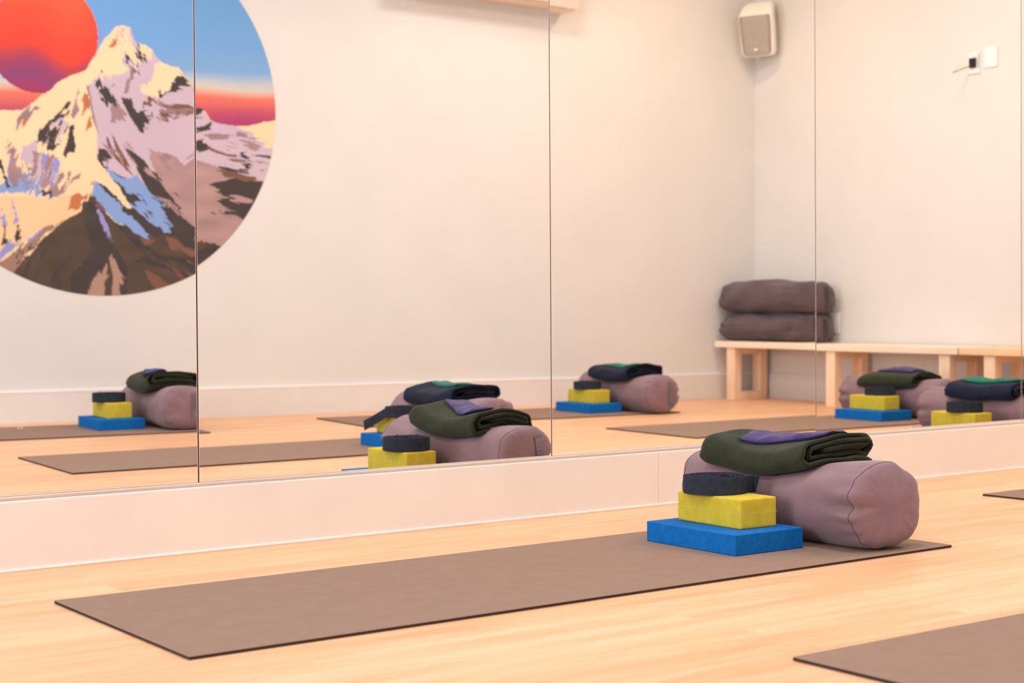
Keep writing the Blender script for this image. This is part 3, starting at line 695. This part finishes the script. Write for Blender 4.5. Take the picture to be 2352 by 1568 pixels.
 ('char',[[120,-758],[237,-710],[332,-732],[427,-731],[602,-647],[651,-694],[427,-826],[355,-831],[284,-784],[190,-766]]),
 ('char',[[52,-587],[94,-586],[135,-618],[167,-664],[218,-691],[284,-728],[190,-720],[121,-665]]),
 ('redbrown',[[285,-629],[332,-643],[380,-684],[432,-693],[432,-731],[370,-713],[313,-699]]),
 ('redbrown',[[180,-790],[236,-817],[302,-869],[245,-897],[199,-841]]),
 ('redbrown',[[158,-636],[219,-635],[219,-677],[181,-678]]),
 ('redbrown',[[-56,-456],[-20,-488],[16,-542],[-11,-520],[-43,-488]]),
 ('peri',[[-50,-488],[-34,-511],[-12,-538],[11,-588],[24,-643],[1,-620],[-26,-570]]),
 ('tan',[[-106,-957],[-69,-851],[-50,-819],[-32,-796],[-28,-819],[0,-759],[5,-773],[-5,-819],[13,-814],[-10,-851],[-5,-879],[-20,-971]]),
 ('tan',[[10,-731],[33,-731],[51,-768],[69,-804],[85,-823],[69,-828],[82,-860],[59,-860],[67,-971],[21,-971],[32,-851],[23,-795]]),
 ('stripe',[[54,-230],[66,-266],[93,-316],[77,-261]]),
 ('stripe',[[-11,-212],[27,-230],[88,-251],[31,-221]]),
 ('stripe',[[88,-177],[109,-202],[145,-233],[115,-195]]),
 ('stripe',[[-15,-190],[-4,-213],[19,-242],[6,-207]]),
 ('stripe',[[73,-181],[89,-211],[117,-254],[94,-208]]),
 ('stripe',[[-15,-244],[-1,-262],[23,-286],[4,-258]]),
 ('stripe',[[97,-240],[116,-265],[152,-298],[124,-258]]),
 ('stripe',[[6,-247],[1,-284],[3,-339],[13,-284]]),
 ('stripe',[[88,-192],[100,-209],[122,-232],[104,-205]]),
 ('stripe',[[18,-220],[24,-237],[39,-258],[33,-232]]),
 ('dark',[[-12,53],[1,45],[23,39],[4,51]]),
 ('dark',[[14,73],[40,72],[79,73],[40,76]]),
 ('dark',[[16,15],[26,4],[45,-10],[30,8]]),
 ('dark',[[-34,70],[-23,64],[-4,61],[-20,72]]),
 ('dark',[[-22,20],[-13,8],[3,-8],[-9,11]]),
 ('dark',[[1,19],[13,17],[31,20],[14,24]]),
 ('dark',[[19,15],[25,5],[37,-7],[29,9]]),
 ('dark',[[6,8],[19,0],[42,-6],[23,8]]),
 ('dark',[[170,-42],[182,-39],[198,-32],[181,-35]]),
 ('dark',[[177,-121],[190,-121],[210,-117],[190,-117]]),
 ('dark',[[195,-67],[215,-61],[242,-46],[212,-54]]),
 ('dark',[[165,-56],[176,-56],[193,-50],[176,-48]]),
 ('dark',[[141,-66],[164,-64],[196,-54],[163,-55]]),
 ('dark',[[175,-97],[187,-94],[203,-86],[185,-89]]),
 ('dark',[[148,-106],[174,-99],[212,-84],[172,-92]]),
 ('dark',[[194,-58],[212,-60],[240,-57],[212,-53]]),
 ('dark',[[167,-41],[183,-37],[206,-25],[181,-29]]),
 ('dark',[[193,-78],[211,-76],[239,-69],[211,-71]]),
 ('brown',[[280,-19],[299,-16],[327,-5],[298,-9]]),
 ('brown',[[388,-43],[411,-31],[520,7],[408,-25]]),
 ('brown',[[323,-47],[350,-39],[389,-22],[348,-33]]),
 ('brown',[[311,-65],[337,-61],[374,-52],[336,-55]]),
 ('brown',[[268,-39],[289,-34],[319,-21],[287,-27]]),
 ('brown',[[367,-51],[386,-50],[415,-43],[386,-44]]),
 ('brown',[[382,-53],[410,-41],[527,-4],[407,-35]]),
 ('brown',[[419,-60],[518,-43],[553,-36],[518,-38]]),
 ('brown',[[292,-58],[317,-55],[356,-44],[317,-48]]),
 ('stripe',[[750,-122],[788,-126],[846,-127],[789,-120]]),
 ('stripe',[[737,-144],[771,-146],[823,-142],[772,-139]]),
 ('stripe',[[611,-127],[639,-129],[682,-126],[640,-122]]),
 ('stripe',[[648,-170],[677,-174],[721,-177],[678,-170]]),
 ('stripe',[[616,-124],[641,-128],[679,-129],[641,-123]]),
 ('stripe',[[644,-115],[677,-117],[727,-116],[677,-111]]),
 ('stripe',[[652,-189],[668,-193],[693,-194],[669,-187]]),
 ('stripe',[[660,-146],[685,-153],[724,-162],[686,-150]]),
 ('stripe',[[727,-116],[757,-124],[803,-133],[758,-119]]),
 ('stripe',[[719,-287],[759,-294],[821,-300],[760,-289]]),
 ('stripe',[[678,-226],[712,-227],[765,-225],[713,-222]]),
 ('stripe',[[795,-284],[839,-286],[905,-287],[839,-283]]),
 ('stripe',[[626,-260],[661,-262],[714,-263],[661,-259]]),
 ('stripe',[[729,-281],[753,-283],[790,-282],[754,-279]]),
 ('stripe',[[798,-240],[842,-249],[911,-257],[844,-242]]),
 ('stripe',[[722,-233],[751,-240],[795,-247],[752,-236]]),
 ('stripe',[[800,-248],[826,-251],[866,-252],[827,-246]]),
 ('lilac',[[-321,-328],[-331,-366],[-340,-424],[-324,-367]]),
 ('lilac',[[-336,-317],[-346,-340],[-355,-376],[-338,-342]]),
 ('lilac',[[-230,-276],[-244,-318],[-262,-383],[-240,-320]]),
 ('lilac',[[-254,-306],[-269,-339],[-285,-389],[-263,-341]]),
 ('lilac',[[-235,-259],[-246,-290],[-259,-336],[-241,-291]]),
 ('lilac',[[-297,-316],[-304,-345],[-311,-390],[-299,-346]]),
 ('lilac',[[-236,-321],[-249,-348],[-263,-391],[-242,-351]]),
 ('lilac',[[-216,-314],[-224,-331],[-229,-357],[-217,-333]]),
 ('lilac',[[-280,-321],[-289,-350],[-298,-395],[-282,-352]]),
 ('lilac',[[-284,-297],[-291,-337],[-299,-398],[-287,-338]]),
 ('lilac',[[-297,-354],[-316,-386],[-340,-435],[-311,-389]]),
 ('lilac',[[-298,-348],[-315,-387],[-338,-447],[-312,-389]]),
 ('peri',[[-247,-324],[-252,-343],[-256,-372],[-247,-344]]),
 ('peri',[[-214,-269],[-222,-289],[-229,-320],[-216,-290]]),
 ('peri',[[-217,-336],[-236,-371],[-260,-426],[-230,-374]]),
 ('peri',[[-224,-267],[-237,-301],[-253,-354],[-233,-302]]),
 ('peri',[[-231,-369],[-239,-391],[-246,-424],[-233,-393]]),
 ('peri',[[-278,-333],[-286,-357],[-294,-395],[-282,-358]]),
 ('peri',[[-232,-267],[-239,-283],[-247,-307],[-236,-284]]),
 ('peri',[[-237,-346],[-251,-381],[-270,-433],[-248,-382]]),
 ('stripe',[[-399,-317],[-389,-353],[-369,-406],[-383,-351]]),
 ('stripe',[[-440,-355],[-437,-373],[-426,-399],[-430,-371]]),
 ('stripe',[[-392,-373],[-386,-394],[-371,-422],[-379,-391]]),
 ('stripe',[[-418,-359],[-412,-385],[-400,-425],[-408,-384]]),
 ('stripe',[[-421,-323],[-416,-355],[-403,-402],[-409,-353]]),
 ('stripe',[[-436,-352],[-433,-368],[-424,-392],[-428,-367]]),
 ('stripe',[[-382,-309],[-382,-332],[-374,-366],[-373,-331]]),
 ('stripe',[[-443,-357],[-439,-373],[-430,-396],[-434,-371]]),
 ('stripe',[[-343,-349],[-338,-388],[-323,-444],[-330,-386]]),
 ('cream',[[-177,-337],[-189,-360],[-203,-396],[-185,-362]]),
 ('cream',[[-219,-352],[-226,-371],[-234,-402],[-223,-372]]),
 ('cream',[[-177,-372],[-187,-399],[-199,-442],[-183,-401]]),
 ('cream',[[-175,-363],[-184,-390],[-193,-431],[-180,-391]]),
 ('cream',[[-228,-332],[-234,-348],[-241,-373],[-231,-349]]),
 ('cream',[[-173,-360],[-183,-381],[-192,-413],[-177,-383]]),
 ('cream',[[-192,-357],[-200,-378],[-211,-410],[-198,-379]]),
 ('cream',[[-224,-340],[-235,-369],[-247,-414],[-232,-370]]),
 ('dark',[[236,-381],[249,-393],[270,-407],[253,-388]]),
 ('dark',[[233,-406],[245,-424],[271,-446],[254,-417]]),
 ('dark',[[280,-428],[297,-446],[329,-465],[305,-437]]),
 ('dark',[[222,-428],[246,-446],[285,-470],[250,-442]]),
 ('dark',[[231,-350],[244,-364],[266,-382],[248,-360]]),
 ('dark',[[251,-465],[271,-479],[303,-497],[274,-474]]),
 ('dark',[[286,-432],[298,-445],[320,-460],[302,-440]]),
 ('dark',[[280,-459],[309,-480],[355,-507],[312,-476]]),
 ('dark',[[216,-442],[235,-455],[266,-471],[238,-451]]),
 ('dark',[[267,-466],[280,-475],[302,-486],[283,-471]]),
 ('dark',[[303,-404],[331,-425],[375,-454],[334,-421]]),
 ('dark',[[235,-353],[250,-366],[277,-379],[255,-360]]),
 ('dark',[[283,-483],[296,-492],[319,-499],[300,-484]]),
 ('dark',[[274,-531],[289,-538],[314,-545],[292,-533]]),
 ('dark',[[268,-535],[299,-555],[349,-581],[303,-550]]),
 ('dark',[[322,-499],[343,-515],[378,-534],[347,-509]]),
 ('dark',[[287,-544],[315,-561],[360,-580],[319,-553]]),
 ('dark',[[283,-525],[298,-534],[323,-544],[301,-529]]),
 ('dark',[[267,-560],[299,-574],[348,-593],[301,-570]]),
 ('dark',[[271,-486],[292,-498],[328,-512],[296,-492]]),
 ('dark',[[121,-425],[135,-443],[158,-469],[138,-441]]),
 ('dark',[[115,-461],[127,-475],[148,-492],[131,-470]]),
 ('dark',[[186,-502],[201,-524],[230,-552],[208,-518]]),
 ('dark',[[187,-506],[205,-519],[236,-533],[210,-511]]),
 ('dark',[[182,-525],[190,-539],[208,-555],[197,-533]]),
 ('dark',[[138,-436],[146,-449],[163,-465],[152,-444]]),
 ('dark',[[125,-426],[140,-445],[167,-470],[146,-440]]),
 ('dark',[[91,-425],[105,-447],[133,-475],[113,-441]]),
 ('dark',[[168,-450],[178,-466],[197,-487],[183,-462]]),
 ('dark',[[132,-417],[152,-431],[183,-448],[154,-427]]),
 ('dark',[[618,-382],[645,-386],[686,-386],[646,-379]]),
 ('dark',[[647,-474],[677,-483],[724,-490],[679,-476]]),
 ('dark',[[610,-423],[637,-432],[680,-437],[640,-422]]),
 ('dark',[[617,-500],[646,-506],[690,-509],[647,-499]]),
 ('dark',[[582,-503],[594,-506],[615,-506],[596,-499]]),
 ('dark',[[613,-487],[632,-490],[659,-491],[632,-485]]),
 ('dark',[[620,-409],[647,-416],[689,-423],[648,-411]]),
 ('dark',[[604,-394],[631,-406],[674,-418],[634,-399]]),
 ('dark',[[608,-378],[637,-384],[682,-387],[639,-377]]),
 ('fore',[[150,-663],[187,-708],[249,-772],[195,-702]]),
 ('fore',[[327,-680],[360,-719],[419,-769],[373,-707]]),
 ('fore',[[287,-736],[318,-767],[373,-805],[328,-756]]),
 ('fore',[[185,-688],[211,-713],[254,-747],[216,-707]]),
 ('fore',[[213,-689],[245,-714],[300,-738],[255,-698]]),
 ('fore',[[332,-750],[368,-787],[430,-835],[378,-776]]),
 ('fore',[[267,-736],[306,-768],[372,-808],[314,-757]]),
 ('fore',[[208,-652],[224,-673],[257,-700],[233,-665]]),
 ('redbrown',[[297,-769],[337,-802],[400,-847],[342,-795]]),
 ('redbrown',[[324,-666],[360,-694],[420,-728],[367,-684]]),
 ('redbrown',[[369,-790],[404,-818],[540,-842],[411,-809]]),
 ('redbrown',[[228,-733],[271,-759],[339,-793],[275,-752]]),
 ('redbrown',[[373,-735],[398,-758],[516,-775],[403,-752]]),
 ('redbrown',[[310,-790],[348,-825],[411,-870],[356,-816]]),
 ('char',[[-270,-669],[-293,-714],[-319,-785],[-283,-718]]),
 ('char',[[-159,-689],[-172,-722],[-186,-773],[-164,-725]]),
 ('char',[[-219,-829],[-248,-873],[-287,-941],[-241,-878]]),
 ('char',[[-343,-761],[-377,-804],[-419,-874],[-365,-813]]),
 ('char',[[-195,-731],[-217,-785],[-243,-868],[-208,-788]]),
 ('char',[[-293,-770],[-326,-821],[-369,-899],[-319,-825]]),
 ('char',[[-348,-672],[-359,-700],[-370,-745],[-351,-703]]),
 ('char',[[-226,-778],[-249,-822],[-273,-893],[-236,-828]]),
 ('char',[[-343,-745],[-366,-772],[-391,-819],[-354,-781]]),
 ('char',[[-215,-836],[-225,-867],[-230,-916],[-212,-870]]),
 ('fore',[[-332,-731],[-340,-737],[-350,-749],[-338,-740]]),
 ('fore',[[-393,-748],[-401,-754],[-409,-766],[-396,-759]]),
 ('fore',[[-343,-773],[-359,-785],[-378,-808],[-353,-791]]),
 ('fore',[[-352,-793],[-358,-801],[-363,-814],[-354,-803]]),
 ('fore',[[-401,-697],[-412,-710],[-424,-732],[-406,-714]]),
 ('fore',[[-398,-722],[-411,-731],[-426,-747],[-407,-735]]),
 ('fore',[[-397,-746],[-406,-757],[-416,-777],[-400,-762]]),
 ('fore',[[-323,-679],[-338,-688],[-358,-707],[-334,-694]]),
 ('fore',[[-381,-686],[-392,-699],[-405,-723],[-386,-704]]),
 ('fore',[[-373,-707],[-384,-717],[-397,-734],[-379,-722]]),
 ('dark',[[-171,-107],[-181,-131],[-191,-169],[-175,-133]]),
 ('dark',[[-197,-94],[-205,-107],[-212,-129],[-198,-110]]),
 ('dark',[[-196,-80],[-210,-105],[-226,-145],[-204,-108]]),
 ('dark',[[-185,-140],[-192,-151],[-197,-169],[-186,-153]]),
 ('dark',[[-169,-55],[-174,-65],[-178,-82],[-169,-67]]),
 ('taupe',[[-257,-139],[-266,-159],[-278,-190],[-263,-160]]),
 ('taupe',[[-275,-193],[-281,-206],[-287,-225],[-277,-207]]),
 ('taupe',[[-219,-165],[-233,-181],[-252,-208],[-231,-183]]),
 ('taupe',[[-263,-175],[-274,-202],[-287,-244],[-268,-204]]),
 ('taupe',[[-244,-106],[-252,-115],[-262,-132],[-248,-119]]),
 ('taupe',[[-261,-183],[-276,-195],[-293,-218],[-270,-200]]),
]

def build_mural():
    n = 380
    g = np.linspace(-1, 1, n); U, V = np.meshgrid(g, g)
    X = (U*np.sqrt(1-V*V/2)*MURAL_R).ravel(); Z = (V*np.sqrt(1-U*U/2)*MURAL_R).ravel()
    rs = np.random.default_rng(3)
    def warp(fx, fz, amp, k=14):
        o = np.zeros_like(X)
        for _ in range(k):
            a = rs.uniform(0, 2*np.pi); s = rs.uniform(.5, 1.6)
            o += np.sin((X*np.cos(a)*fx+Z*np.sin(a)*fz)*s+rs.uniform(0, 6.28))
        return o*amp/np.sqrt(k)
    # brushy edges: coarse wobble plus bristle streaks running down the slopes
    k = 1/(1+np.exp(-(X+.02)*14)); k2 = 1/(1+np.exp(-(X-.42)*14))
    dx = -.45*(1-k)+.62*k*(1-k2)+.97*k2; dz = -.88*(1-k)-.78*k*(1-k2)-.25*k2
    qx, qz = -dz, dx
    per = X*qx+Z*qz; alo = X*dx+Z*dz
    st = np.zeros_like(X)
    for _ in range(16):
        st += np.sin(per*rs.uniform(90, 420)+alo*rs.uniform(-12, 12)+rs.uniform(0, 6.28))
    st *= .0040*(.6+.4*np.sin(X*31+Z*17))
    WX = X+warp(45, 45, .0022)+st*dx; WZ = Z+warp(45, 45, .0022)+st*dz
    zz = Z-.04*X+warp(9, 25, .008)
    stops = [(-1.0,(176,70,110)),(-.085,(178,74,118)),(-.045,(196,86,112)),(.0,(222,112,110)),(.035,(232,122,108)),(.06,(230,170,150)),(.085,(218,206,196)),(.115,(196,202,212)),(.165,(132,176,226)),(.30,(120,172,228)),(.6,(112,168,226)),(1.0,(104,162,224))]
    C = np.stack([np.interp(zz, [s[0] for s in stops], [s[1][c] for s in stops]) for c in range(3)], 1)
    sunz = Z+warp(7, 7, .012)+.035*np.sin((X+.30)*13)-.02*np.cos((X+.3)*22)
    sst = [(.0,(170,66,104)),(.07,(146,76,122)),(.13,(160,74,112)),(.18,(196,78,86)),(.22,(238,78,66)),(.30,(250,84,66)),(.55,(255,106,74))]
    SUN = np.stack([np.interp(sunz, [s[0] for s in sst], [s[1][c] for s in sst]) for c in range(3)], 1)
    for name, pts in MURAL_PAINT:
        P = np.array(pts, float)/1000
        px, pz = (X, Z) if name == 'sun' else (X+.35*(WX-X-st*dx)+.1*st*dx, Z+.35*(WZ-Z-st*dz)+.1*st*dz) if name in ('cream','bowl') and len(pts) > 30 else (X+.55*(WX-X), Z+.55*(WZ-Z)) if name in ('cream','bowl') else (WX, WZ)
        ins = np.zeros(len(X), bool)
        j = len(P)-1
        for i in range(len(P)):
            xi, zi, xj, zj = P[i,0], P[i,1], P[j,0], P[j,1]
            c = ((zi > pz) != (zj > pz))
            if zi != zj: ins ^= c & (px < (xj-xi)*(pz-zi)/(zj-zi)+xi)
            j = i
        if name == 'sun': C[ins] = SUN[ins]
        else:
            col = np.array(PAL[name], float)
            tone = 1+(.035*warp(20, 60, 1)[ins] if name in ('fore','char','stripe','taupe','brown') else .01*warp(12, 12, 1)[ins])
            C[ins] = np.clip(col[None]*tone[:, None], 0, 255)
    c = C/255; L_ = np.where(c <= .04045, c/12.92, ((c+.055)/1.055)**2.4)*MURAL_GAIN
    vs = [(x, .002, z) for x, z in zip(X, Z)]
    idx = np.arange(n*n).reshape(n, n)
    fs = np.stack([idx[:-1,:-1], idx[:-1,1:], idx[1:,1:], idx[1:,:-1]], -1).reshape(-1, 4)[:, ::-1].tolist()
    me = bpy.data.meshes.new('wall_mural'); me.from_pydata(vs, [], fs); me.update()
    at = me.color_attributes.new('paint', 'FLOAT_COLOR', 'POINT')
    at.data.foreach_set('color', np.concatenate([np.clip(L_, 0, 1), np.ones((len(L_), 1))], 1).ravel())
    me.materials.append(M['mural'])
    o = bpy.data.objects.new('wall_mural', me); COL.objects.link(o)
    o.location = (MCX, yb(MCX), MCZ); o.rotation_euler.z = BA
    tag(o, 'round wall mural of a snowy mountain peak under a red sun', 'mural')
MURAL_GAIN = .92
build_mural()

# ------------------------------------------------------------------ lights
def area(name, loc, rot, size, power, col, sy=None, shape='DISK'):
    l = bpy.data.lights.new(name, 'AREA'); l.shape = shape; l.size = size; l.energy = power; l.color = col
    if sy: l.size_y = sy
    o = bpy.data.objects.new(name, l); COL.objects.link(o); o.location = loc; o.rotation_euler = rot
    return o
WARM = (1, .91, .82); SOFT = (.90, .95, 1)
area('window_daylight', (LX-.3, -1.42, 1.5), (0, math.radians(-90), 0), 1.9, P_WIN, (.84,.92,1), 2.1, 'RECTANGLE')
LAMPS = [(.2,-1.0),(.2,-2.9),(2.3,-1.0),(2.3,-2.6),(4.3,-1.0),(4.3,-2.4),(5.3,-1.2)]
for i, (x, y) in enumerate(LAMPS):
    area('downlight_beam', (x, y, H-.03), (0, 0, 0), .42, P_CEIL*(1.1 if x > 5 else 1), SOFT if x < 3 else WARM)
area('downlight_beam', (5.55, -2.60, H-.03), (0, 0, 0), .22, P_CORN, (1, .74, .48))
for i, (x, y) in enumerate(LAMPS+[(5.55,-2.60)]):
    r = .22 if i < len(LAMPS) else .11
    bm = bmesh.new(); tube(bm, [(r*math.cos(a), r*math.sin(a), 0) for a in np.linspace(0, 2*math.pi, 33)[:-1]], .008, 6, closed=True)
    t = bm_obj('ceiling_light', bm, M['lamp'], loc=(x, y, H-.009), smooth=True)
    tag(t, 'round recessed ceiling light out of view above the mats', 'ceiling light', 'ceiling lights')
w = bpy.data.worlds.new('room_air'); scene.world = w; w.use_nodes = True
w.node_tree.nodes['Background'].inputs[0].default_value = (1, .93, .86, 1); w.node_tree.nodes['Background'].inputs[1].default_value = .4

# ------------------------------------------------------------------ camera
cam = bpy.data.cameras.new('camera'); co = bpy.data.objects.new('camera', cam); COL.objects.link(co)
R = Matrix(((0.817814681067587, 0.01703643028319729, -0.5752294389837213), (-0.5753924256893254, 0.006604261217145585, -0.8178508055832249), (-0.010134292756534748, 0.9998330579536674, 0.015203694726722918)))
co.matrix_world = Matrix.Translation((0, -3.3230, .5262)) @ R.to_4x4()
cam.sensor_fit = 'HORIZONTAL'; cam.sensor_width = 36; cam.lens = 3533.77/2352*36
cam.clip_start = .02
cam.dof.use_dof = True; cam.dof.focus_distance = 3.45; cam.dof.aperture_fstop = 5.0
scene.camera = co
scene.view_settings.view_transform = 'Standard'; scene.view_settings.look = 'None'
scene.view_settings.exposure = EXPO; scene.view_settings.gamma = 1.0
